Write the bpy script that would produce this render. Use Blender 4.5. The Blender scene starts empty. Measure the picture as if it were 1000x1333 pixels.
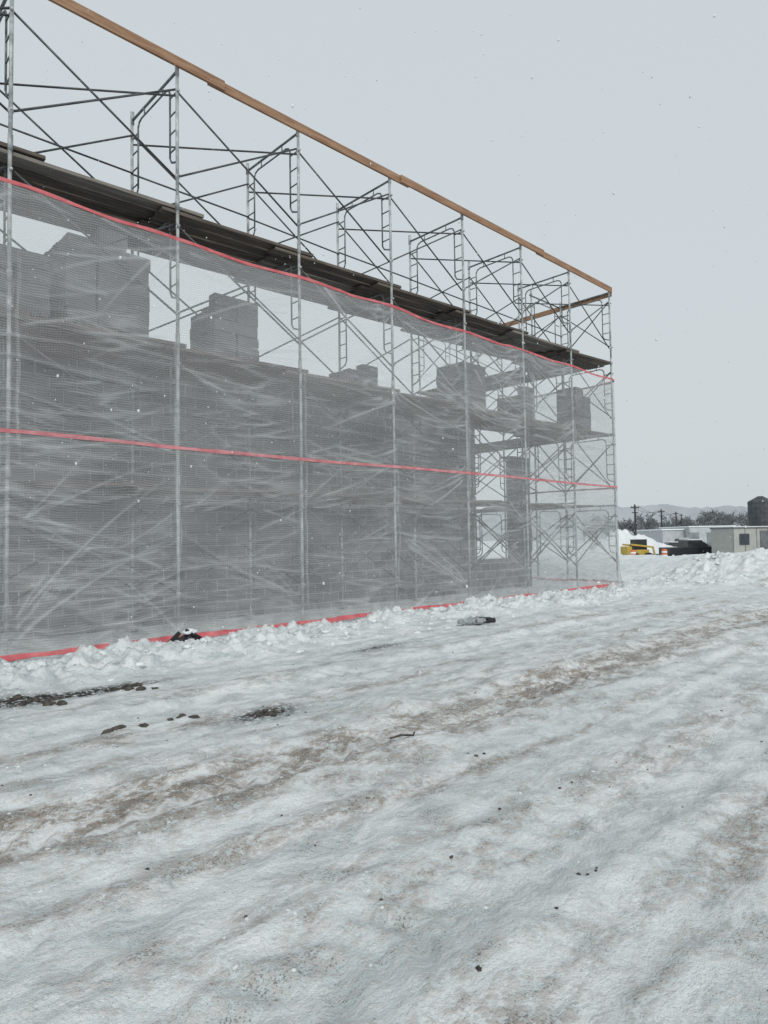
import bpy, math, random
import numpy as np
from mathutils import Vector, Matrix
random.seed(7); rng=np.random.default_rng(7)
scene=bpy.context.scene
# ------------------------------------------------------------------ helpers
CU,CV,CH=-2.187,-8.603,1.256
S_,C_=0.7195,0.6945
def C(right,ahead):
    """site survey offsets (metres right / ahead of the tripod) -> world x,y"""
    return (CU+right*S_+ahead*C_, CV-right*C_+ahead*S_)

class MB:
    def __init__(s): s.v=[]; s.f=[]; s.m=[]
    def add(s,vs,fs,mi=0):
        o=len(s.v); s.v+= [tuple(p) for p in vs]; s.f+=[tuple(i+o for i in f) for f in fs]; s.m+=[mi]*len(fs)
    def tube(s,a,b,r,n=7,mi=0,r2=None):
        a=Vector(a); b=Vector(b); d=b-a
        if d.length<1e-6: return
        d.normalize(); t=Vector((0,0,1)) if abs(d.z)<.9 else Vector((1,0,0))
        x=d.cross(t).normalized(); y=d.cross(x); r2=r if r2 is None else r2
        vs=[]
        for p,rr in((a,r),(b,r2)):
            for i in range(n):
                th=2*math.pi*i/n; vs.append(p+x*math.cos(th)*rr+y*math.sin(th)*rr)
        fs=[(i,(i+1)%n,n+(i+1)%n,n+i) for i in range(n)]+[tuple(range(n))[::-1],tuple(range(n,2*n))]
        s.add(vs,fs,mi)
    def path(s,pts,r,n=6,mi=0):
        for i in range(len(pts)-1): s.tube(pts[i],pts[i+1],r,n,mi)
    def box(s,c,d,mi=0,R=None):
        hx,hy,hz=d[0]/2,d[1]/2,d[2]/2
        vs=[Vector((x,y,z)) for z in(-hz,hz) for y in(-hy,hy) for x in(-hx,hx)]
        if R is not None: vs=[R@p for p in vs]
        c=Vector(c); vs=[p+c for p in vs]
        s.add(vs,[(0,2,3,1),(4,5,7,6),(0,1,5,4),(2,6,7,3),(0,4,6,2),(1,3,7,5)],mi)
    def obj(s,name,mats,parent=None,smooth=False,bevel=0):
        me=bpy.data.meshes.new(name); me.from_pydata(s.v,[],s.f)
        for m in mats: me.materials.append(m)
        me.polygons.foreach_set('material_index',s.m)
        if smooth: me.polygons.foreach_set('use_smooth',[True]*len(s.f))
        me.update()
        o=bpy.data.objects.new(name,me); scene.collection.objects.link(o)
        if parent: o.parent=parent
        if bevel:
            b=o.modifiers.new('bev','BEVEL'); b.width=bevel; b.segments=2
        return o
def empty(name,loc=(0,0,0),rz=0):
    o=bpy.data.objects.new(name,None); o.location=loc; o.rotation_euler=(0,0,rz)
    scene.collection.objects.link(o); return o

# numpy value noise
LAT=rng.random((256,256))
def vn(x,y):
    xi=np.floor(x).astype(int); yi=np.floor(y).astype(int); fx=x-xi; fy=y-yi
    fx=fx*fx*(3-2*fx); fy=fy*fy*(3-2*fy)
    a=LAT[xi%256,yi%256]; b=LAT[(xi+1)%256,yi%256]; c=LAT[xi%256,(yi+1)%256]; d=LAT[(xi+1)%256,(yi+1)%256]
    return (a*(1-fx)+b*fx)*(1-fy)+(c*(1-fx)+d*fx)*fy
def fbm(x,y,o=4,g=.5):
    s=0;a=1;t=0
    for i in range(o):
        s=s+a*vn(x+17.3*i,y+9.1*i); t+=a; a*=g; x,y=(x*1.62-y*1.22),(x*1.22+y*1.62)
    return s/t
def fbs(x,y,o=3,g=.5):   # stretched version, axes kept
    s=0;a=1;t=0
    for i in range(o):
        s=s+a*vn(x+17.3*i,y+9.1*i); t+=a; a*=g; x=x*2.03; y=y*2.03
    return s/t
def sst(a,b,x):
    t=np.clip((x-a)/(b-a),0,1); return t*t*(3-2*t)

# ------------------------------------------------------------------ materials
def mat(name):
    m=bpy.data.materials.new(name); m.use_nodes=True
    nt=m.node_tree; b=nt.nodes['Principled BSDF']; return m,nt,b
def N(nt,t,**k):
    n=nt.nodes.new(t)
    for a,v in k.items(): setattr(n,a,v)
    return n
def ramp(nt,inp,stops):
    r=N(nt,'ShaderNodeValToRGB'); e=r.color_ramp.elements
    while len(e)<len(stops): e.new(.5)
    for i,(p,c) in enumerate(stops):
        e[i].position=p; e[i].color=(c[0],c[1],c[2],1) if isinstance(c,tuple) else (c,c,c,1)
    nt.links.new(inp,r.inputs[0]); return r.outputs[0]
def noise(nt,co,scale,det=4,rough=.5,sc=None,dist=0):
    if sc is not None:
        mp=N(nt,'ShaderNodeMapping'); mp.inputs['Scale'].default_value=sc; nt.links.new(co,mp.inputs[0]); co=mp.outputs[0]
    n=N(nt,'ShaderNodeTexNoise'); n.inputs['Scale'].default_value=scale; n.inputs['Detail'].default_value=det
    n.inputs['Roughness'].default_value=rough; n.inputs['Distortion'].default_value=dist
    nt.links.new(co,n.inputs['Vector']); return n.outputs['Fac']
def mix(nt,f,a,b,bt='MIX'):
    n=N(nt,'ShaderNodeMixRGB',blend_type=bt)
    for i,x in enumerate((f,a,b)):
        if isinstance(x,(int,float)): n.inputs[i].default_value=x if i==0 else (x,x,x,1)
        elif isinstance(x,tuple): n.inputs[i].default_value=(*x,1)
        else: nt.links.new(x,n.inputs[i])
    return n.outputs[0]
def math_(nt,op,a,b=0.,c=None):
    n=N(nt,'ShaderNodeMath',operation=op)
    for i,x in enumerate((a,b,c)):
        if x is None: continue
        if isinstance(x,(int,float)): n.inputs[i].default_value=x
        else: nt.links.new(x,n.inputs[i])
    return n.outputs[0]
def bump(nt,b,h,st,d,prev=None):
    n=N(nt,'ShaderNodeBump'); n.inputs['Strength'].default_value=st; n.inputs['Distance'].default_value=d
    nt.links.new(h,n.inputs['Height'])
    if prev is not None: nt.links.new(prev,n.inputs['Normal'])
    if b is not None: nt.links.new(n.outputs[0],b.inputs['Normal'])
    return n.outputs[0]
def simple(name,c1,c2,scale=5,rough=.6,metal=0,bs=.2,bd=.005,sc=None):
    m,nt,b=mat(name); co=N(nt,'ShaderNodeTexCoord').outputs['Object']
    f=noise(nt,co,scale,3,.6,sc); nt.links.new(mix(nt,ramp(nt,f,[(.35,0.),(.65,1.)]),c1,c2),b.inputs['Base Color'])
    b.inputs['Roughness'].default_value=rough; b.inputs['Metallic'].default_value=metal
    if bs: bump(nt,b,noise(nt,co,scale*6,2),bs,bd)
    return m

M_steel=simple('galvanised_steel',(.24,.26,.265),(.52,.54,.545),7,.5,.2,0)
M_steel_d=simple('weathered_steel',(.09,.105,.11),(.22,.235,.24),6,.55,.3,0)
M_brace=simple('brace_steel',(.05,.055,.06),(.12,.125,.13),4,.5,.3,0)
M_lumber=simple('lumber',(.23,.125,.072),(.36,.215,.13),3,.75,sc=(.6,6,6))
M_plank=simple('weathered_plank',(.05,.042,.036),(.15,.125,.10),3,.85,sc=(.5,8,8))
M_plank2=simple('weathered_plank_grey',(.12,.11,.10),(.24,.22,.195),3,.85,sc=(.5,8,8))
M_snowlump=simple('lump_snow',(.72,.76,.78),(.80,.83,.84),6,.7,bs=.6,bd=.02)
M_crumb=simple('crushed_snow',(.54,.58,.60),(.72,.75,.76),9,.7,bs=.6,bd=.01)
M_dirt=simple('clod_dirt',(.035,.032,.03),(.11,.095,.08),30,.85,bs=.5,bd=.01)
M_black=simple('black_plastic',(.012,.013,.015),(.03,.03,.033),5,.35)
M_tarp=simple('grey_tarp',(.25,.27,.29),(.40,.42,.44),6,.5)
M_red=simple('red_tape',(.50,.085,.10),(.62,.18,.19),5,.5,bs=.4,bd=.01)
M_pink=simple('faded_red_tape',(.50,.155,.175),(.62,.28,.30),5,.5,bs=.4,bd=.01)

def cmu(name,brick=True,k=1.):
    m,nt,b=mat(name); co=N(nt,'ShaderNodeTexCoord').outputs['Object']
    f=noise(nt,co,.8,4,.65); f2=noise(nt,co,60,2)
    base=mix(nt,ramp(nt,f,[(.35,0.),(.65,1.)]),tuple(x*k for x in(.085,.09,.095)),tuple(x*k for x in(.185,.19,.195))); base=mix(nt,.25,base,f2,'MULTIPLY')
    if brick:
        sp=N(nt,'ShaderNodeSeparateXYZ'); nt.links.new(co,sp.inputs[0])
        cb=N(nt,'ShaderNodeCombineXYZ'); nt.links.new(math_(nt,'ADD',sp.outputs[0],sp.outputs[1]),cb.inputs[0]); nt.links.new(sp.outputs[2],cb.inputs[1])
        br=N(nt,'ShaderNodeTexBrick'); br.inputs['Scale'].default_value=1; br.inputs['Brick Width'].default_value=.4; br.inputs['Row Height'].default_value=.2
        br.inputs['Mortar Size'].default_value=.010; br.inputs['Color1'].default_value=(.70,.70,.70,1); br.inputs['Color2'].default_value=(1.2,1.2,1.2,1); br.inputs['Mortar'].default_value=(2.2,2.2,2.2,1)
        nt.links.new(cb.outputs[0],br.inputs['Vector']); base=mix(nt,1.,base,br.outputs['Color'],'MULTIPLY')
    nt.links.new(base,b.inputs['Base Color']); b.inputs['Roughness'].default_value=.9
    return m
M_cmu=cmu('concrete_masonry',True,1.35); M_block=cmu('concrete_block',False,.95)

# ------------------------------------------------------------------ ground
def axis(a0,a1,step,g,lim):
    mid=list(np.arange(a0,a1,step)); up=[mid[-1]];
    while up[-1]<lim:
        up.append(up[-1]+max(step,g*(up[-1]-a1)))
    dn=[a0]
    while dn[-1]>-lim: dn.append(dn[-1]-max(step,g*(a0-dn[-1])))
    return np.array(dn[:0:-1]+mid+up[1:])
ua=axis(-2.2,7,.03,.020,3500); va=axis(-8.2,.3,.028,.024,3500)
TR=((-5.35,.24,1.),(-3.75,.22,.7),(-7.1,.24,.7),(-8.7,.25,.7))
def ground_z(U,V):
    near=np.exp(-((U-3)**2+(V+5)**2)/40**2)
    r=np.hypot(U-CU,V-CV)
    hemz=1-.85*sst(-.9,-.35,V)*(1-sst(.2,.6,V))
    edge=-1.95+1.0*(fbm(U*.55,V*0+3,3)-.5)*2
    bank=sst(edge-.3,edge+.4,V)*(1-sst(-1.0,-.4,V))
    cl=fbm(U*2.3,V*2.3,5,.6); cl2=np.abs(fbm(U*5.3+9,V*5.3,4,.6)-.5)*2
    z=bank*(.02+.36*np.clip(cl-.38,0,1)+.17*cl2)-.10*sst(-1.5,-.4,V)*(1-sst(15,17,U))
    rut=(fbs(V*2.6,U*.08+5,3)-.5)*.085+(fbs(V*8,U*.3,2)-.5)*.026
    road=sst(-13,-11,V)*(1-sst(-2.4,-1.7,V))
    z=z+rut*road*near
    lumps=np.abs(fbm(U*5.1+40,V*5.6,4,.65)-.5)
    z=z+((fbm(U*1.4,V*1.9,3,.5)-.5)*.035+(fbm(U*9,V*9,4,.7)-.5)*.030-lumps*.045)*near*hemz
    for c,w,a in TR:
        ph=.1*np.sin(U*.6+c); tr=np.exp(-((V-c+ph)/w)**4)
        z=z-.024*a*tr*near+a*.016*tr*np.sin(U*38+np.abs(V-c+ph)*26)*near*sst(.42,.60,fbm(U*1.1+c,V*1.1,2))
        z=z+.022*a*near*(np.exp(-((V-c+ph-w*1.25)/.06)**2)+np.exp(-((V-c+ph+w*1.25)/.06)**2))*fbm(U*4,V*4,2)
    far=sst(14.4,18,U)*sst(-6.3,-1.8,V-(U-17)*-.12)
    z=z+far*(.46+.30*(fbm(U*.30,V*.30,3)-.45)+.10*np.abs(fbm(U*1.4,V*1.4,4,.6)-.5))*(1-sst(30,41,r))
    b2=sst(14.2,15.3,U)*np.exp(-((V+2.3+.1*(U-15))/.8)**2)*(1-sst(28,40,r)); z=z+b2*(.08+.30*np.clip(cl-.35,0,1)+.15*cl2)
    z=z-1.0*sst(30,48,r)
    x,y=C(.0,5.1); z=z+.08*np.exp(-((U-x)**2+(V-y)**2)/.05)
    return z
U,V=np.meshgrid(ua,va,indexing='ij')
Z=ground_z(U,V)
nu,nv=len(ua),len(va)
co=np.stack([U,V,Z],-1).reshape(-1,3)
idx=np.arange(nu*nv).reshape(nu,nv)
q=np.stack([idx[:-1,:-1],idx[1:,:-1],idx[1:,1:],idx[:-1,1:]],-1).reshape(-1,4)
def grid_mesh(name,co,q,mats,attrs={}):
    me=bpy.data.meshes.new(name); me.vertices.add(len(co)); me.vertices.foreach_set('co',co.astype(np.float32).ravel())
    me.loops.add(q.size); me.loops.foreach_set('vertex_index',q.astype(np.int32).ravel())
    me.polygons.add(len(q)); me.polygons.foreach_set('loop_start',np.arange(0,q.size,4,dtype=np.int32))
    me.update(calc_edges=True); me.validate()
    me.polygons.foreach_set('use_smooth',np.ones(len(me.polygons),dtype=bool))
    for k,a in attrs.items():
        at=me.attributes.new(k,'FLOAT','POINT'); at.data.foreach_set('value',a.astype(np.float32).ravel())
    for m in mats: me.materials.append(m)
    o=bpy.data.objects.new(name,me); scene.collection.objects.link(o); return o
def band(V,c,w): return np.exp(-((V-c)/w)**2)
wob=.12*np.sin(U*.5)+.3*(fbm(U*.3,V*0,2)-.5)
dirt=1.5*band(V+wob,-5.4,.45)+.8*band(V+wob,-4.25,.2)+.6*band(V+wob,-4.7,.10)+.6*band(V+wob,-6.2,.10)+.7*band(V+wob,-6.8,.25)+.9*band(V+wob,-7.6,.3)+.6*band(V+wob,-3.3,.22)+.5*band(V+wob,-9.6,.5)
dirt=dirt*sst(-14,-12,V)+.20
dirt*= (1-.85*sst(-2.6,-1.9,V))
dirt=dirt*(.15+1.35*fbs(U*.45,V*1.3,4))
gx,gy=C(-3.0,5.35); hole=1.3*np.exp(-(((U-gx-.1)/.40)**2+((V-gy)/.17)**2))
gx,gy=C(-.9,4.95); hole+=.9*np.exp(-(((U-gx)/.28)**2+((V-gy)/.14)**2))
gx,gy=C(-2.4,5.9); hole+=.8*np.exp(-(((U-gx)/.5)**2+((V-gy)/.12)**2))
gx,gy=C(-.1,7.8); hole+=.6*np.exp(-(((U-gx)/.5)**2+((V-gy)/.12)**2))
m,nt,b=mat('snow_ground'); cs=N(nt,'ShaderNodeTexCoord').outputs['Object']
at=N(nt,'ShaderNodeAttribute',attribute_name='dirt').outputs['Fac']; ah=N(nt,'ShaderNodeAttribute',attribute_name='hole').outputs['Fac']
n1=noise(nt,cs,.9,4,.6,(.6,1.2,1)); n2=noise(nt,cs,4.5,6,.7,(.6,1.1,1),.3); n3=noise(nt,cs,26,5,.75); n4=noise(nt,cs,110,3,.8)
snow=mix(nt,ramp(nt,n1,[(.38,0.),(.62,1.)]),(.70,.755,.77),(.835,.86,.865))
snow=mix(nt,ramp(nt,n2,[(.47,0.),(.57,.8)]),snow,(.58,.655,.675))
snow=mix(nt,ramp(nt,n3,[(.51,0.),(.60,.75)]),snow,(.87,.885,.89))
snow=mix(nt,ramp(nt,n4,[(.40,.4),(.50,0.)]),snow,(.52,.57,.585))  # fine hollows darkened like occlusion: crevice shade painted over compacted-ice grey
dm=math_(nt,'MULTIPLY',at,ramp(nt,n2,[(.38,0.08),(.56,1.)]))
dm=math_(nt,'MULTIPLY',dm,ramp(nt,n3,[(.40,.08),(.55,1.)]))
dmc=N(nt,'ShaderNodeClamp'); nt.links.new(dm,dmc.inputs[0])
col=mix(nt,dmc.outputs[0],snow,(.385,.335,.29))
g=math_(nt,'ADD',math_(nt,'MULTIPLY',n4,.5),math_(nt,'MULTIPLY',n2,.5)); g=math_(nt,'ADD',g,math_(nt,'MULTIPLY',at,.05))
col=mix(nt,ramp(nt,g,[(.590,0.),(.635,.85)]),col,(.17,.155,.14))
h=math_(nt,'MULTIPLY',ah,ramp(nt,n3,[(.40,0.),(.52,1.)])); hc=N(nt,'ShaderNodeClamp'); nt.links.new(math_(nt,'MULTIPLY',h,1.6),hc.inputs[0])
col=mix(nt,hc.outputs[0],col,(.03,.027,.025))
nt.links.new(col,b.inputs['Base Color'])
nt.links.new(ramp(nt,n2,[(.4,.75),(.62,.40)]),b.inputs['Roughness']); b.inputs['Specular IOR Level'].default_value=.35
hh_=math_(nt,'ADD',math_(nt,'MULTIPLY',n2,.035),math_(nt,'ADD',math_(nt,'MULTIPLY',n3,.016),math_(nt,'MULTIPLY',n4,.003)))
bump(nt,b,hh_,1.0,1.0)
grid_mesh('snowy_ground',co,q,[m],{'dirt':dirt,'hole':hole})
def gz(x,y): return float(ground_z(np.array([x]),np.array([y]))[0])

# lumps
def ico():
    t=(1+5**.5)/2
    v=[(-1,t,0),(1,t,0),(-1,-t,0),(1,-t,0),(0,-1,t),(0,1,t),(0,-1,-t),(0,1,-t),(t,0,-1),(t,0,1),(-t,0,-1),(-t,0,1)]
    f=[(0,11,5),(0,5,1),(0,1,7),(0,7,10),(0,10,11),(1,5,9),(5,11,4),(11,10,2),(10,7,6),(7,1,8),(3,9,4),(3,4,2),(3,2,6),(3,6,8),(3,8,9),(4,9,5),(2,4,11),(6,2,10),(8,6,7),(9,8,1)]
    v=[Vector(p).normalized() for p in v]; c={}; nf=[]
    def mid(a,b):
        k=(min(a,b),max(a,b))
        if k not in c: v.append((v[a]+v[b]).normalized()); c[k]=len(v)-1
        return c[k]
    for a,b_,d in f:
        x,y,z=mid(a,b_),mid(b_,d),mid(d,a); nf+=[(a,x,z),(b_,y,x),(d,z,y),(x,y,z)]
    return v,nf
IV,IF=ico()
def lump(mb,x,y,r,flat=.6,sink=.3,z=None,jit=.28,mi=0):
    z=gz(x,y) if z is None else z
    a=random.uniform(0,6.28); ca,sa=math.cos(a),math.sin(a); sx=random.uniform(.7,1.4)
    vs=[]
    for p in IV:
        k=r*(1+random.uniform(-jit,jit)); px,py,pz=p.x*k*sx,p.y*k,p.z*k*flat
        vs.append((x+px*ca-py*sa,y+px*sa+py*ca,z+pz+r*flat*(1-2*sink)*.6))
    mb.add(vs,IF,mi)
mb=MB()
for i in range(750):
    u=random.uniform(-4,15); v=-random.triangular(.55,2.6,1.4); lump(mb,u,v,random.choice((.015,.02,.025,.03,.045,.06))*random.uniform(.5,1.2),.55,.7)
for i in range(220):
    u=random.uniform(14.5,24); v=-2.2-.1*(u-15)+random.gauss(0,.7); lump(mb,u,v,random.uniform(.02,.08),.5,.8)
for i in range(900):
    u=random.uniform(-2.5,9); v=random.choice((-5.0,-5.75,-6.75,-3.4,-4.1))+random.gauss(0,.25); lump(mb,u,v,random.uniform(.003,.012),.6,.7,mi=1)
mb.obj('snow_clumps',[M_snowlump,M_crumb],smooth=True)
mb=MB()
for i in range(330):
    u=random.uniform(-2.5,12); v=random.choice((-5.4,-6.8,-7.6,-4.3,-3.0))+random.gauss(0,.5); lump(mb,u,v,random.uniform(.002,.008))
for (X,Y,r,n) in ((-1.77,4.65,.042,5),(-1.45,4.85,.038,3),(-2.95,5.4,.05,12),(-.9,4.95,.028,16),(.255,1.98,.014,1),(.74,2.55,.011,4),(-2.3,5.85,.045,7),(.55,3.9,.014,3),(-.1,3.3,.008,3)):
    for k in range(n):
        s=0 if n==1 else 1
        x,y=C(X+s*random.gauss(0,r*3),Y+s*random.gauss(0,r*1.5)); lump(mb,x,y,r*random.uniform(.4,1.0),.6,.45)
mb.obj('dirt_clods',[M_dirt])
mb=MB(); x,y=C(.10,4.22); z=gz(x,y)+.02; mb.path([(x-.09,y+.03,z),(x-.02,y,z+.012),(x+.06,y-.03,z),(x+.09,y-.01,z+.01)],.006); mb.path([(x-.02,y,z+.012),(x+.02,y+.05,z)],.004)
mb.obj('broken_stick',[M_dirt])

# ------------------------------------------------------------------ scaffold
B=2.134; ZJ=[.18,2.15,4.12,6.09,8.06]; W=1.524
scaf=empty('scaffold')
st=MB(); br=MB(); fr=MB()
def frame(p,q,z0,z1):
    P=Vector((*p,0)); Q=Vector((*q,0)); d=(Q-P).normalized(); L=(Q-P).length
    def pt(t,z): 
        w=P+d*t; return (w.x,w.y,z)
    zt=z1-.05; zb=z1-.17
    fr.tube(pt(0,zt),pt(L,zt),.020,7)
    zl=z1-1.28
    for a,s in((0,1),(L,-1)):
        i=a+s*.22
        fr.path([pt(a,zl-.10),pt(i-s*.05,zl-.04),pt(i,zl+.04),pt(i,zb-.10),pt(i+s*.04,zb-.03),pt(i+s*.12,zb)],.0145,6)
        for k in range(4): zz=zl+.12+k*.27; fr.tube(pt(a,zz),pt(i,zz),.012,5)
    fr.tube(pt(.33,zb),pt(L-.33,zb),.0145,6)
    for t in(.45,L-.45): fr.tube(pt(t,zb),pt(t,zt),.011,5)
def post(x,y,z0,z1,r=.0235):
    lean=random.uniform(-.008,.008)
    st.tube((x,y,z0),(x+lean,y,z1),r,10)
    st.tube((x,y,z1-.11),(x,y,z1+.09),r+.007,10)
    st.tube((x,y,z0+.35),(x,y,z0+.40),r+.009,8)
    st.box((x,y-.03,z0+.38),(.03,.05,.03)); st.box((x,y-.03,z1-.35),(.03,.05,.03))
def xbrace(a,b,z0,z1):
    lo,hi=z0+.38,z1-.30; o=.012
    br.tube((a[0],a[1],lo),(b[0],b[1],hi),.015,6); br.tube((a[0]+o,a[1]+o*2,hi),(b[0]+o,b[1]+o*2,lo),.015,6)
NB0,NB1=-3,7
for i in range(NB0,NB1+1):
    u=B*i
    for j in range(4):
        z0,z1=ZJ[j],ZJ[j+1]
        post(u,0,z0,z1); post(u,W,z0,z1); frame((u,0),(u,W),z0,z1)
        if i<NB1:
            xbrace((u,.03),(u+B,.03),z0,z1); xbrace((u,W-.03),(u+B,W-.03),z0,z1)
    for y in(0,W):
        st.tube((u,y,-.22),(u,y,.2),.016,8); st.box((u,y,-.08),(.15,.15,.012))
for i in range(NB0,NB1):
    u=B*i
    br.tube((u,W-.03,7.12),(u+B,W-.03,7.12+random.uniform(-.04,.04)),.0145,6)
    br.tube((u,W,7.62),(u+B,0.02,7.66),.0145,6)
UE=B*NB1
for k,vv in enumerate((W+B,W+2*B)):
    for j in range(4):
        z0,z1=ZJ[j],ZJ[j+1]
        for x in(UE,UE-W): post(x,vv,z0,z1)
        frame((UE,vv),(UE-W,vv),z0,z1)
        xbrace((UE,vv-B),(UE,vv),z0,z1); xbrace((UE-W,vv-B),(UE-W,vv),z0,z1)
for j in range(4):
    post(UE-W,W,ZJ[j],ZJ[j+1]) ; frame((UE-.02,W+.05),(UE-W,W+.05),ZJ[j],ZJ[j+1])
    xbrace((UE,0),(UE,W),ZJ[j],ZJ[j+1])
st.obj('posts',[M_steel],scaf,True); br.obj('cross_braces',[M_brace],scaf,True); fr.obj('ladder_frames',[M_steel_d],scaf,True)
def deck(z,v0,v1,name,over=.12,ragged=.25,lap=.045):
    mb=MB()
    n=int((v1-v0)/.245)
    for i in range(NB0,NB1):
        for k in range(n):
            v=v0+.125+k*(v1-v0)/n
            a=B*i-over-random.uniform(0,ragged); b=B*(i+1)+over+random.uniform(0,ragged)
            if i==NB1-1: b=B*(i+1)+random.uniform(.02,.25)
            R=Matrix.Rotation(-math.atan2(lap+.02,b-a),3,'Y')@Matrix.Rotation(random.uniform(-.012,.012),3,'Z')@Matrix.Rotation(random.uniform(-.03,.03),3,'X')
            mb.box(((a+b)/2,v,z+.03+random.uniform(-.01,.01)),(b-a,.235,.045),random.choice((0,0,0,1)),R)
    for k in range(n):
        v=W+B; mb.box((UE-W+.12+k*W/n,v,z+.03),(.225,2*B+.3,.045),0)
    return mb.obj(name,[M_plank,M_plank2],scaf)
deck(5.97,-.0,1.66,'upper_planks',.15,.35,.07)
deck(4.00,.03,1.70,'middle_planks',.1,.15)
deck(2.06,.75,1.75,'lower_planks',.1,.15)
rail=MB()
u=-3*B-.3; lens=[4.9,4.9,4.27,4.9,4.0]
for k,L in enumerate(lens):
    e=min(u+L,UE+.06); rail.box(((u+e)/2,-.045-(.04 if k%2 else 0),8.09),(e-u,.038,.14),0,Matrix.Rotation(random.uniform(-.002,.002),3,'Y')); u=e-.25
    if e>=UE: break
rail.box((UE+.045,2.6,7.98),(.038,5.3,.14),0)
rail.obj('lumber_guard_rail',[M_lumber],scaf)

# ------------------------------------------------------------------ sheeting
m,nt,b=mat('reinforced_sheeting'); nt.nodes.remove(b); out=nt.nodes['Material Output']
uv=N(nt,'ShaderNodeTexCoord').outputs['Object']; sp=N(nt,'ShaderNodeSeparateXYZ'); nt.links.new(uv,sp.inputs[0])
along=math_(nt,'SUBTRACT',sp.outputs[0],sp.outputs[1])
def lines(src,period,width):
    f=math_(nt,'FRACT',math_(nt,'DIVIDE',src,period)); f=math_(nt,'ABSOLUTE',math_(nt,'SUBTRACT',f,.5)); return math_(nt,'LESS_THAN',f,width)
nw=noise(nt,uv,2.2,2)
dz=math_(nt,'ADD',sp.outputs[2],math_(nt,'MULTIPLY',nw,.14)); du=math_(nt,'ADD',along,math_(nt,'MULTIPLY',nw,.14))
grid=math_(nt,'ADD',math_(nt,'MULTIPLY',lines(dz,.030,.2),.13),math_(nt,'MULTIPLY',lines(du,.030,.13),.06))
fold=N(nt,'ShaderNodeAttribute',attribute_name='fold').outputs['Fac']
nb=noise(nt,uv,1.2,3,.6,(.5,1,1.6))
op=math_(nt,'ADD',.26,grid); op=math_(nt,'ADD',op,math_(nt,'MULTIPLY',fold,.50)); op=math_(nt,'ADD',op,math_(nt,'MULTIPLY',math_(nt,'SUBTRACT',nb,.5),.30))
oc=N(nt,'ShaderNodeClamp'); nt.links.new(op,oc.inputs[0])
df=N(nt,'ShaderNodeBsdfDiffuse'); df.inputs[0].default_value=(.74,.765,.78,1)
tl=N(nt,'ShaderNodeBsdfTranslucent'); tl.inputs[0].default_value=(.74,.765,.78,1)
gl=N(nt,'ShaderNodeBsdfGlossy'); gl.inputs['Roughness'].default_value=.2; gl.inputs[0].default_value=(.95,.95,.95,1)
m1=N(nt,'ShaderNodeMixShader'); m1.inputs[0].default_value=.35; nt.links.new(df.outputs[0],m1.inputs[1]); nt.links.new(tl.outputs[0],m1.inputs[2])
m2=N(nt,'ShaderNodeMixShader'); m2.inputs[0].default_value=.20; nt.links.new(m1.outputs[0],m2.inputs[1]); nt.links.new(gl.outputs[0],m2.inputs[2])
tr=N(nt,'ShaderNodeBsdfTransparent')
m3=N(nt,'ShaderNodeMixShader'); nt.links.new(oc.outputs[0],m3.inputs[0]); nt.links.new(tr.outputs[0],m3.inputs[1]); nt.links.new(m2.outputs[0],m3.inputs[2]); nt.links.new(m3.outputs[0],out.inputs[0])
M_sheet=m
ZTOP,ZMID=5.56,2.59
s_end=UE+.05
ds=.02; sv=np.arange(-3*B-.2,s_end+3.2,ds); nz=285; zgrid=np.linspace(-.03,ZTOP,nz); dzg=zgrid[1]-zgrid[0]
SS,ZG=np.meshgrid(sv,zgrid,indexing='ij')
CR=np.zeros_like(SS)   # creases
rs=np.random.default_rng(23)
def crease(pts,wd,amp):
    n=len(pts)
    if n<6: return
    for k in range(n):
        s,z=pts[k]; t=k/(n-1); a=amp*(1-t)**.6*min(1,t*8+.3)
        i0=int((s-sv[0])/ds); j0=int((z-zgrid[0])/dzg)
        if i0<3 or i0>=len(sv)-5 or j0<3 or j0>=nz-5: continue
        sl=(slice(i0-2,i0+4),slice(j0-2,j0+4))
        g=a*np.exp(-((SS[sl]-s)**2+(ZG[sl]-z)**2)/(wd*wd)); CR[sl]=np.maximum(CR[sl],g)
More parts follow.
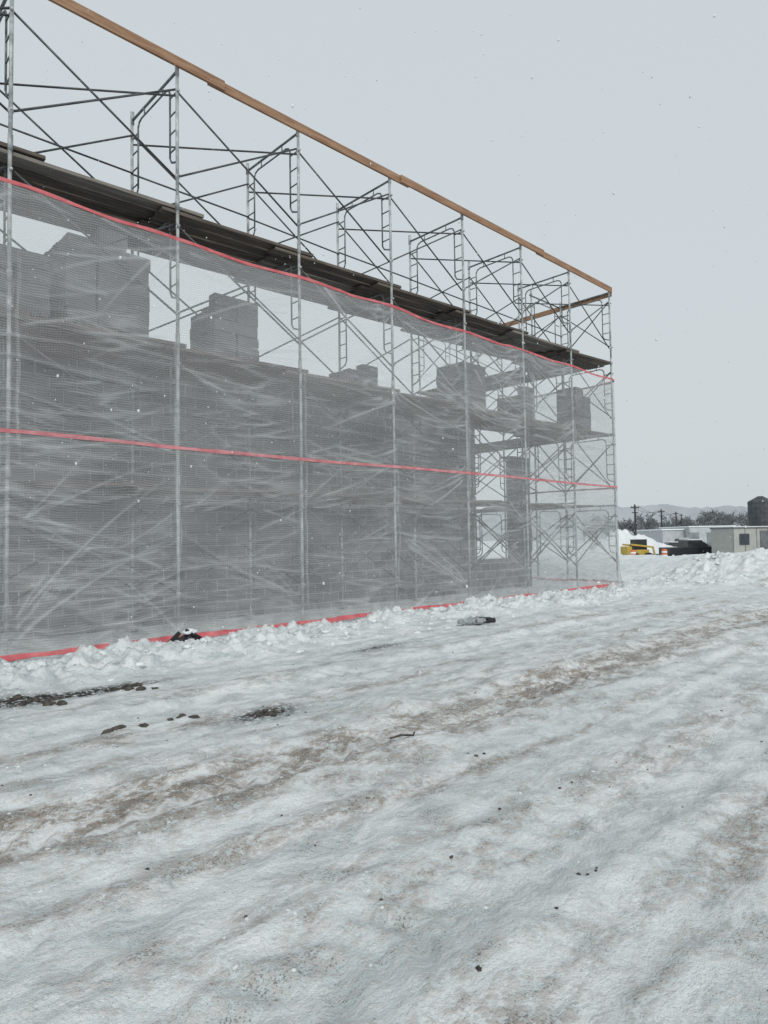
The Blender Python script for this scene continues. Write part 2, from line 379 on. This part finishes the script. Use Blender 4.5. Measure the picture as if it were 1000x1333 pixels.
for i in range(-4,12):
    for zt in(.10,1.35,2.6,3.9,5.5):
        for side in(-1,1):
            s0=i*B+rs.normal(0,.02); z0=zt+rs.normal(0,.16)
            main=rs.normal(-.15 if zt>2 else .0,.25); nr=rs.integers(1,10); spread=rs.uniform(.12,.38)
            for k in range(nr):
                zo=z0+rs.normal(0,.10)
                ang=rs.normal(main,spread); ln=rs.gamma(2.5,.40)+.15
                dx,dz_=side*math.cos(ang),math.sin(ang)
                if zt<.3: dz_=abs(dz_)+.15
                if zt>5: dz_=-abs(dz_)-.1
                bend=rs.normal(0,.13); st0=rs.uniform(.0,.4); nn=max(8,int(ln/.012)); t=np.linspace(0,1,nn)
                ps=s0+dx*(st0+t*ln)-dz_*bend*t*t*ln; pz=zo+dz_*(st0+t*ln)+dx*bend*t*t*ln
                crease(np.stack([ps,pz],1),rs.uniform(.012,.024),rs.uniform(.2,.8))
    for k in range(34):
        za=rs.uniform(.3,5.3); zb=za+rs.normal(0,.35); a=rs.uniform(0,.7); b_=min(1,a+rs.uniform(.25,.9)); sag=rs.uniform(.0,.18)
        t=np.linspace(a,b_,int((b_-a)*B/.012)+2); ps=(i+t)*B; pz=za+(zb-za)*t-sag*4*t*(1-t)+.012*np.sin(t*9+za*7)
        P=np.stack([ps,pz],1)
        if rs.random()<.5: P=P[::-1]
        crease(P,rs.uniform(.012,.024),rs.uniform(.12,.55))
    for k in range(4):
        a,b_=sorted(rs.uniform(.1,5.4,2)); zz=np.arange(a,b_,.012); crease(np.stack([i*B+rs.normal(0,.05)+.01*np.sin(zz*6),zz],1),.014,rs.uniform(.3,.7))
tb=(SS/B)%1.0; bi=np.floor(SS/B)
sagk=.06+.10*vn(SS*.2,ZG*.7)
zc=ZG+sagk*4*tb*(1-tb)+.15*(fbm(SS*.5,ZG*.5,2)-.5)
rd=1-np.abs(2*fbs(SS*.45+3,zc*4.6,3,.5)-1); rd=sst(.86,1.0,rd)*sst(.42,.65,fbm(SS*.6+11,ZG*.8,2))
rd2=1-np.abs(2*fbs(SS*.7+zc*1.6+31,zc*3.0-SS*.4,3,.5)-1); rd2=sst(.90,1.0,rd2)*sst(.45,.68,fbm(SS*.7+51,ZG*.7+4,2))
off=.02+.05*(fbm(SS*.8,ZG*.8,3)); bay=np.abs(np.sin(SS/B*np.pi)); off=off+.05*bay*np.abs(np.sin((ZG+.1)/1.45*np.pi))
off=off+.06*(fbs(SS*.8,zc*3.4,3)-.5)
off=off+.014*CR+.020*rd+.014*rd2
hm=np.exp(-np.clip(ZG,0,9)/.16); d3=np.sin(SS*17+4*vn(SS*2,ZG*0)); off=off+hm*.03*d3
CR=np.clip(CR+.30*rd+.22*rd2+.3*hm*np.clip(d3,0,1)**3,0,1)
topd=.02*np.cos(SS/B*2*np.pi)+.05*(fbm(SS*.6,SS*0,3)-.5)
ZZ=ZG+topd*np.clip(ZG/ZTOP,0,1)**4
X=np.where(SS<s_end,SS,s_end+off*1.6+.12*np.sin(np.clip((SS-s_end)/1.0,0,1)*np.pi)*np.sin(np.clip(ZZ/5.4,0,1)*np.pi)**.5)
Y=np.where(SS<s_end,-.03-off,-.03+(SS-s_end))
cw=np.exp(-((SS-s_end)/.12)**2); Y=Y*(1-cw)+(-.03)*cw; X=X*(1-cw)+(s_end+.02)*cw
Y=np.where(SS<s_end,Y-.12*np.exp(-ZZ/.12),Y)
gzz=ground_z(X.ravel(),Y.ravel()).reshape(X.shape)
ZZ2=ZZ+np.clip(1-ZZ/.35,0,1)*(gzz+.02+.05*(fbm(SS*1.3,SS*0+5,3)-.5))
idx=np.arange(X.size).reshape(X.shape)
q=np.stack([idx[:-1,:-1],idx[1:,:-1],idx[1:,1:],idx[:-1,1:]],-1).reshape(-1,4)
sheet=grid_mesh('scaffold_sheeting',np.stack([X,Y,ZZ2],-1).reshape(-1,3),q,[M_sheet],{'fold':CR})
def hem(zc,h,name,M):
    n=len(sv); rows=4; sx=sv; P=[]; ii=np.arange(n)
    for k in range(rows):
        j=k/(rows-1)
        z=zc+(.05*(fbm(sx*.4,sx*0,2)-.5) if 1<zc<5 else 0)+(j-.5)*h*(1+.5*(fbm(sx*4,sx*0+zc,2)-.5))
        zi=np.clip(np.round((z-zgrid[0])/dzg).astype(int),0,nz-1)
        x=X[ii,zi]; y=Y[ii,zi]; zz=z+ZZ2[ii,zi]-ZG[ii,zi]
        o=np.where(sx<s_end,1,0)
        P.append(np.stack([x+(1-o)*.006,y-o*.009-.004*np.sin(sx*9),zz],-1))
    P=np.stack(P,1); id2=np.arange(n*rows).reshape(n,rows)
    qq=np.stack([id2[:-1,:-1],id2[1:,:-1],id2[1:,1:],id2[:-1,1:]],-1).reshape(-1,4)
    o=grid_mesh(name,P.reshape(-1,3),qq,[M]); o.parent=sheet
hem(ZTOP-.03,.048,'top_red_hem',M_red); hem(ZMID,.048,'middle_red_band',M_pink); hem(.04,.05,'bottom_red_hem',M_red)

# ------------------------------------------------------------------ building behind
bld=empty('masonry_building')
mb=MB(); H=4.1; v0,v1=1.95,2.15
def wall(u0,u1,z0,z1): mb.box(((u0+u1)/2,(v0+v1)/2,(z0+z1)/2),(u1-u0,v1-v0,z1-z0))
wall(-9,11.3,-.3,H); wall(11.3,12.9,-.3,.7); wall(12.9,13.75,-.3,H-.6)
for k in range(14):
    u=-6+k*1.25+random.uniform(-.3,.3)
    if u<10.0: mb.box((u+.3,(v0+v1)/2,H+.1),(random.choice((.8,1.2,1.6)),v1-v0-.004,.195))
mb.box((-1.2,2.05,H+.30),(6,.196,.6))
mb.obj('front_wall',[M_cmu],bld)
mb=MB(); mb.box((13.65,7.6,1.6),(.2,6.06,3.6)); mb.box((2,10.75,1.7),(23,.2,3.8)); mb.obj('rear_walls',[M_cmu],bld)
mb=MB(); mb.box((2.3,6.4,-.02),(22.5,8.2,.25)); mb.obj('floor_slab',[M_cmu],bld)
mb=MB()
for u in(-4,-.5,3.2,7.4,10.6): mb.tube((u,4.8,0),(u,4.8,4.6),.09,8)
mb.obj('steel_columns',[M_brace],bld)

def stack(uc,vc,cols,z=4.06,dp=5):
    mb=MB()
    n=len(cols); w=.41
    L=n*w
    for k in(-1,0,1): mb.box((uc,vc+k*.084*dp,z+.05),(L,.09,.09),1)
    for k in range(7): mb.box((uc-L/2+.06+k*(L-.12)/6,vc,z+.108),(.05 if n<2 else .09,.2*dp,.022),1)
    for i,c in enumerate(cols):
        for r in range(c):
            for d in range(dp):
                if r==c-1 and random.random()<.2: continue
                mb.box((uc-L/2+(i+.5)*w+random.uniform(-.018,.018),vc+(d-(dp-1)/2)*.2+random.uniform(-.01,.01),z+.12+(r+.5)*.197),(.385,.19,.188),0)
    return mb.obj('block_stack',[M_block,M_plank2])
stack(.15,.85,(4,4)); stack(1.16,.85,(6,7)); stack(1.74,.95,(6,)); stack(3.40,.9,(5,5),dp=4)
stack(9.5,.9,(5,5),dp=4); stack(11.6,.9,(4,),dp=4); stack(14.45,.9,(6,6),dp=3); stack(-1.6,.9,(5,5)); stack(6.1,1.0,(1,2))

# ------------------------------------------------------------------ small things by the sheet
root=empty('black_plastic_scrap')
mb=MB(); x,y=C(-2.62,8.6); z=gz(x,y)
for k in range(9): lump(mb,x+random.uniform(-.16,.2),y+random.uniform(-.08,.08),random.uniform(.06,.1),.7,z=z+.04)
mb.box((x-.16,y-.05,z+.10),(.22,.03,.05),0,Matrix.Rotation(-.7,3,'Y'))
mb.box((x+.13,y-.05,z+.12),(.28,.03,.04),0,Matrix.Rotation(.55,3,'Y'))
mb.obj('folds',[M_black],root)
mb=MB()
for k in range(3): lump(mb,x+.03+k*.05,y-.02,.06,.5,z=z+.15+.02*(k==1),jit=.12)
mb.obj('snow_cap',[M_snowlump],root,True)
root=empty('tarp_bundle'); mb=MB(); x,y=C(1.25,9.7); z=gz(x,y)+.05
for k in range(9): lump(mb,x+(k-4)*.05,y+random.uniform(-.06,.06),random.uniform(.04,.075),.75,z=z,jit=.3)
mb.obj('tarp',[M_tarp],root)
mb=MB(); mb.tube((x+.2,y-.02,z),(x+.42,y-.1,z-.02),.04,10); mb.tube((x+.05,y-.08,z+.05),(x+.3,y-.12,z+.03),.012,6); mb.obj('pipe_end',[M_black],root)

# ------------------------------------------------------------------ distance
def trailer(name,right,ahead,L,Wd,Hh,zb,rz,c,wins,door):
    x,y=C(right,ahead); e=empty(name,(x,y,zb),rz)
    mw=simple(name+'_siding',tuple(k*.85 for k in c),c,2,.6)
    mg=simple(name+'_glass',(.03,.04,.05),(.06,.07,.08),2,.15); mt=simple(name+'_trim',(.10,.11,.12),(.16,.17,.18),2,.5)
    mb=MB(); mb.box((0,0,.55+Hh/2),(L,Wd,Hh)); mb.obj('body',[mw],e)
    mb=MB(); mb.box((0,0,.28),(L-.1,Wd-.1,.5)); mb.box((0,0,.55+Hh+.05),(L+.16,Wd+.16,.12))
    for k in range(int(L/1.2)+1): mb.box((-L/2+k*1.2,-Wd/2-.012,.55+Hh/2),(.05,.02,Hh))
    mb.obj('roof_and_skirt',[mt],e)
    mb=MB()
    for wx in wins: mb.box((wx,-Wd/2-.03,.55+Hh*.58),(1.0,.05,.95)); 
    mb.box((L/2+.02,0,.55+Hh*.6),(.05,.9,.8)); mb.obj('windows',[mg],e)
    mb=MB(); mb.box((door,-Wd/2-.035,.55+1.02),(.9,.06,2.0)); mb.box((door,-Wd/2-.6,.35),(1.3,1.1,.1))
    for k in range(3): mb.box((door,-Wd/2-1.2-k*.25,.25-.1*k),(1.1,.25,.06))
    mb.obj('door_and_steps',[mt],e)
    mb=MB(); mb.box((0,0,.55+Hh+.14),(L+.1,Wd+.1,.07)); mb.obj('roof_snow',[M_snowlump],e)
yaw=math.atan2(-C_,S_)
trailer('office_trailer',32.4,58.5,6.0,2.6,2.25,-1.05,yaw+.25,(.40,.41,.385),(-1.9,1.8),.2)
trailer('office_trailer',37.6,62,5.5,2.6,2.1,-1.05,yaw+.1,(.50,.51,.50),(-1.2,1.4),0)
x,y=C(77,140); e=empty('warehouse',(x,y,-1.1),yaw)
mw=simple('warehouse_cladding',(.38,.40,.42),(.48,.50,.52),1,.6); mdk=simple('warehouse_doors',(.16,.18,.2),(.24,.26,.28),1,.6)
mb=MB(); mb.box((0,0,1.7),(42,14,3.4)); mb.box((-12,-2,1.95),(9,14,3.9)); mb.obj('walls',[mw],e)
mb=MB()
for k in range(9): mb.box((-16+k*4.2,-9.05 if k<3 else -7.05,1.5),(2.6,.1,2.6))
mb.obj('doors',[mdk],e)
mb=MB(); mb.box((0,0,3.5),(42.6,14.6,.25)); mb.box((-12,-2,4.0),(9.4,14.4,.2)); mb.obj('roof_snow',[M_snowlump],e)
m_silo=simple('silo_steel',(.035,.04,.05),(.07,.078,.09),1,.6)
for (r_,a_,rr,hh) in((85.6,150,2.6,10.6),(90.8,152,2.6,10.0),(97,158,3,9)):
    x,y=C(r_,a_); e=empty('storage_silo',(x,y,-1)); mb=MB(); mb.tube((0,0,0),(0,0,hh-1.0),rr,20); mb.tube((0,0,hh-1.0),(0,0,hh+.2),rr,20,r2=.5)
    for k in range(9): mb.tube((0,0,k*1.1+.3),(0,0,k*1.1+.38),rr+.06,20)
    mb.obj('shell',[m_silo],e); mb=MB(); mb.path([(-.25,-rr-.15,0),(-.25,-rr-.15,hh)],.05); mb.path([(.25,-rr-.15,0),(.25,-rr-.15,hh)],.05)
    for k in range(24): mb.tube((-.25,-rr-.15,k*.4),(.25,-rr-.15,k*.4),.03,4)
    mb.obj('ladder',[m_silo],e)
m_pole=simple('pole_wood',(.03,.028,.026),(.06,.055,.05),2,.8,bs=0)
tops=[]
for (r_,a_,hh) in((46,121,8.0),(63,150,8.2),(84,190,9),(108,240,10),(135,300,10)):
    x,y=C(r_,a_); e=empty('utility_pole',(x,y,-1),yaw+.6); mb=MB(); mb.tube((0,0,0),(0,0,hh),.2,8,r2=.15); mb.box((0,0,hh-.6),(2.4,.16,.18)); mb.box((0,0,hh-1.5),(1.7,.14,.16))
    for k in(-1,-.4,.4,1): mb.tube((k,0,hh-.53),(k,0,hh-.33),.05,6)
    mb.tube((.25,.1,hh-2.3),(.25,.1,hh-1.6),.18,8); mb.obj('mast',[m_pole],e); tops.append(Vector((x,y,hh-1.33)))
mb=MB()
for a,b_ in zip(tops[:-1],tops[1:]):
    for o_ in(-1,1):
        d=Vector((math.cos(yaw+.6),math.sin(yaw+.6),0))*o_; P=[a.lerp(b_,t)+d-Vector((0,0,1.6*4*t*(1-t)*.5)) for t in [k/8 for k in range(9)]]
        mb.path(P,.035,4)
mb.obj('power_lines',[m_pole])
m_glass=simple('vehicle_glass',(.02,.025,.03),(.04,.045,.05),2,.15); m_tire=simple('tire_rubber',(.015,.015,.016),(.03,.03,.03),5,.9)
def car(right,ahead,rz,c,pickup=False,zb=-1.0):
    x,y=C(right,ahead); e=empty('parked_pickup' if pickup else 'parked_car',(x,y,zb),rz)
    mp=simple('car_paint',c,tuple(k*1.2 for k in c),1,.3)
    def ext(mb,prof,w,w2=None,mi=0):
        w2=w2 or w; n=len(prof); zs=[p[1] for p in prof]; zl,zh=min(zs),max(zs)
        vs=[]
        for s in(-1,1):
            for px,pz in prof:
                t=(pz-zl)/(zh-zl); vs.append((px,s*(w*(1-t)+w2*t)/2,pz))
        mb.add(vs,[tuple(range(n))[::-1],tuple(range(n,2*n))]+[(i,(i+1)%n,n+(i+1)%n,n+i) for i in range(n)],mi)
    mb=MB()
    if pickup: ext(mb,[(-2.6,.45),(2.5,.45),(2.6,.75),(2.55,1.05),(1.3,1.18),(-2.6,1.12)],1.9)
    else: ext(mb,[(-2.2,.35),(2.15,.35),(2.25,.6),(2.1,.82),(1.0,.98),(-2.0,1.02),(-2.25,.8)],1.78)
    mb.obj('body',[mp],e,bevel=.06)
    mb=MB()
    if pickup: ext(mb,[(-.75,1.13),(1.35,1.16),(.75,1.75),(-.65,1.78)],1.75,1.4)
    else: ext(mb,[(-1.9,1.0),(1.05,.96),(.35,1.45),(-1.35,1.46)],1.66,1.25)
    mb.obj('cabin_glass',[m_glass],e)
    mb=MB(); 
    if pickup: mb.box((.05,0,1.8),(1.4,1.4,.09))
    else: mb.box((-.5,0,1.48),(1.65,1.22,.09))
    mb.obj('roof_snow',[M_snowlump],e,bevel=.03)
    mb=MB(); wb=1.7 if pickup else 1.35
    for px in(-wb,wb):
        for s in(-1,1): mb.tube((px,s*.72,.35),(px,s*.93,.35),.36,16)
    mb.obj('wheels',[m_tire],e)
car(28.6,62,yaw+.15,(.02,.022,.028),True); car(33.0,74,yaw,(.25,.27,.29)); car(36,76,yaw+.1,(.04,.045,.05))
car(31,92,yaw,(.35,.36,.37)); car(40.5,90,yaw,(.06,.02,.02),True)
x,y=C(23.0,60); e=empty('skid_steer_loader',(x,y,-1.1),yaw+.2)
m_y=simple('loader_yellow',(.42,.29,.04),(.5,.36,.07),2,.5)
mb=MB(); mb.box((-.2,0,.75),(1.9,1.1,.7)); mb.box((-1.2,0,1.05),(.5,1.1,.7))
for s in(-1,1):
    mb.box((-.1,s*.68,1.45),(2.1,.12,.16),0,Matrix.Rotation(.12,3,'Y')); mb.box((1.15,s*.68,.85),(.14,.12,1.1),0,Matrix.Rotation(-.25,3,'Y'))
mb.obj('chassis_and_arms',[m_y],e,bevel=.03)
mb=MB(); mb.box((.05,0,1.55),(1.1,.9,.95)); mb.box((1.65,0,.35),(.7,1.75,.5),0,Matrix.Rotation(.3,3,'Y'))
for px in(-.75,.55):
    for s in(-1,1): mb.tube((px,s*.56,.42),(px,s*.85,.42),.42,14)
mb.obj('cab_bucket_wheels',[M_black],e)
m_or=simple('barrel_orange',(.6,.14,.04),(.65,.2,.06),2,.5)
for k,(r_,a_) in enumerate(((21.4,57),(24.6,58.2))):
    x,y=C(r_,a_); e=empty('traffic_barrel',(x,y,-.95)); mb=MB(); mb.tube((0,0,.05),(0,0,1.0),.28,12,r2=.2); mb.box((0,0,.03),(.65,.65,.06)); mb.obj('drum',[m_or],e)
    mb=MB(); mb.tube((0,0,.35),(0,0,.5),.268,12,r2=.255); mb.tube((0,0,.68),(0,0,.82),.24,12,r2=.225); mb.obj('stripes',[M_snowlump],e)
def heap(right,ahead,rx,ry,h,zb=-1.05):
    x0,y0=C(right,ahead); n=40; a=np.linspace(-1,1,n); A,Bb=np.meshgrid(a,a,indexing='ij'); r=np.hypot(A,Bb)
    zz=zb+h*np.clip(1-r**2,0,1)**.8*(.55+.8*fbm(A*2+right,Bb*2+ahead,4,.6))-(r>=1)*.2
    q=np.arange(n*n).reshape(n,n); q=np.stack([q[:-1,:-1],q[1:,:-1],q[1:,1:],q[:-1,1:]],-1).reshape(-1,4)
    grid_mesh('snow_pile',np.stack([x0+A*rx,y0+Bb*ry,zz],-1).reshape(-1,3),q,[M_snowlump])
heap(25,68,4,4,2.5); heap(23.5,66,2.5,3,2.6); heap(29.5,72,4,3,1.5); heap(39,70,4,3,1.3); heap(34,84,6,3,1.4)
mb=MB()
for k in range(60):
    x,y=C(24.4+random.gauss(0,1.3),61.5+random.gauss(0,1)); lump(mb,x,y,random.uniform(.15,.4),z=-.95)
mb.obj('dirt_pile',[M_dirt])
def treemesh(mb,x,y,z,h):
    def br_(p,d,L,r,k):
        q=p+d*L; mb.tube(p,q,r,3,0,r*.6)
        if k==0: return
        for i in range(5 if k>1 else 6):
            t=random.uniform(.35,1); a=Vector((random.gauss(0,1),random.gauss(0,1),random.uniform(-.1,.9))).normalized()
            br_(p+d*L*t,(d*.55+a*.75).normalized(),L*random.uniform(.45,.7),r*.65,k-1)
    br_(Vector((x,y,z)),Vector((random.gauss(0,.06),random.gauss(0,.06),1)).normalized(),h*.45,h*.026,3)
m_tree=simple('bare_twigs',(.15,.162,.175),(.21,.222,.235),.1,.9,bs=0)  # pale bluish grey: distance haze is put into the twig colour
mb=MB()
for k in range(150):
    r_=random.uniform(95,300); a_=random.uniform(285,330); x,y=C(r_,a_)
    hh=random.uniform(11,17)+ (4 if 150<r_<190 else 0); treemesh(mb,x,y,-1.2,hh)
mb.obj('tree_line',[m_tree])
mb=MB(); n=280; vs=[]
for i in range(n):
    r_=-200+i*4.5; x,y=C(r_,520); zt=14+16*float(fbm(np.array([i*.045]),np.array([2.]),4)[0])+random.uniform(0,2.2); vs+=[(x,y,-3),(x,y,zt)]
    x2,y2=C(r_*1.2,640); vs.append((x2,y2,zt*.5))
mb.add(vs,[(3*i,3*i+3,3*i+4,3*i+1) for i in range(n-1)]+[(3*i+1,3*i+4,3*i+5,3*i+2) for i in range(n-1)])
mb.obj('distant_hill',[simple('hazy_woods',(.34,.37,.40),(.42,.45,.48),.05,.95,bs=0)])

# ------------------------------------------------------------------ falling snow
mb=MB()
for k in range(1000):
    d=random.uniform(1.6,14); X_=random.uniform(-.62,.62)*d; Zz=CH+random.uniform(-.2,.85)*d
    if Zz<.05: continue
    x,y=C(X_,d)
    if y>-.1 and d>3: y=-random.uniform(.2,2)
    r=random.uniform(.0015,.0035)*(1+.06*d)
    p=Vector((x,y,Zz)); mb.tube(p-Vector((0,0,r)),p+Vector((random.gauss(0,r*.3),0,r)),r*.8,5)
mb.obj('falling_snow',[M_snowlump],smooth=True)

# ------------------------------------------------------------------ world, sun, camera
w=bpy.data.worlds.new('World'); scene.world=w; w.use_nodes=True; nt=w.node_tree
bg=nt.nodes['Background']; sk=N(nt,'ShaderNodeTexSky',sky_type='NISHITA'); sk.sun_disc=False
sk.sun_elevation=math.radians(34); sk.sun_rotation=math.radians(215); sk.air_density=2; sk.dust_density=5
c=mix(nt,.93,sk.outputs[0],(6.3,6.85,7.15)); nt.links.new(c,bg.inputs[0]); bg.inputs[1].default_value=.1
L=bpy.data.lights.new('sun','SUN'); L.energy=1.4; L.angle=math.radians(14); L.color=(1,.97,.93)
o=bpy.data.objects.new('sun',L); scene.collection.objects.link(o)
az=math.radians(215); el=math.radians(34)
sd=Vector((math.sin(az)*math.cos(el),math.cos(az)*math.cos(el),math.sin(el))); o.rotation_euler=sd.to_track_quat('Z','Y').to_euler()
cam=bpy.data.cameras.new('camera'); co_=bpy.data.objects.new('camera',cam); scene.collection.objects.link(co_)
p_,r_=.042,.0159
R=Vector((S_,-C_,0)).normalized(); F=Vector((C_*math.cos(p_),S_*math.cos(p_),math.sin(p_))).normalized(); Up=R.cross(F)
R2=R*math.cos(r_)-Up*math.sin(r_); U2=R*math.sin(r_)+Up*math.cos(r_)
Mx=Matrix((R2,U2,-F)).transposed().to_4x4(); Mx.translation=Vector((CU,CV,CH)); co_.matrix_world=Mx
cam.sensor_fit='HORIZONTAL'; cam.sensor_width=36; cam.lens=.86*36; cam.clip_end=6000; cam.clip_start=.05
scene.camera=co_
scene.view_settings.view_transform='Standard'; scene.view_settings.look='None'; scene.view_settings.exposure=0
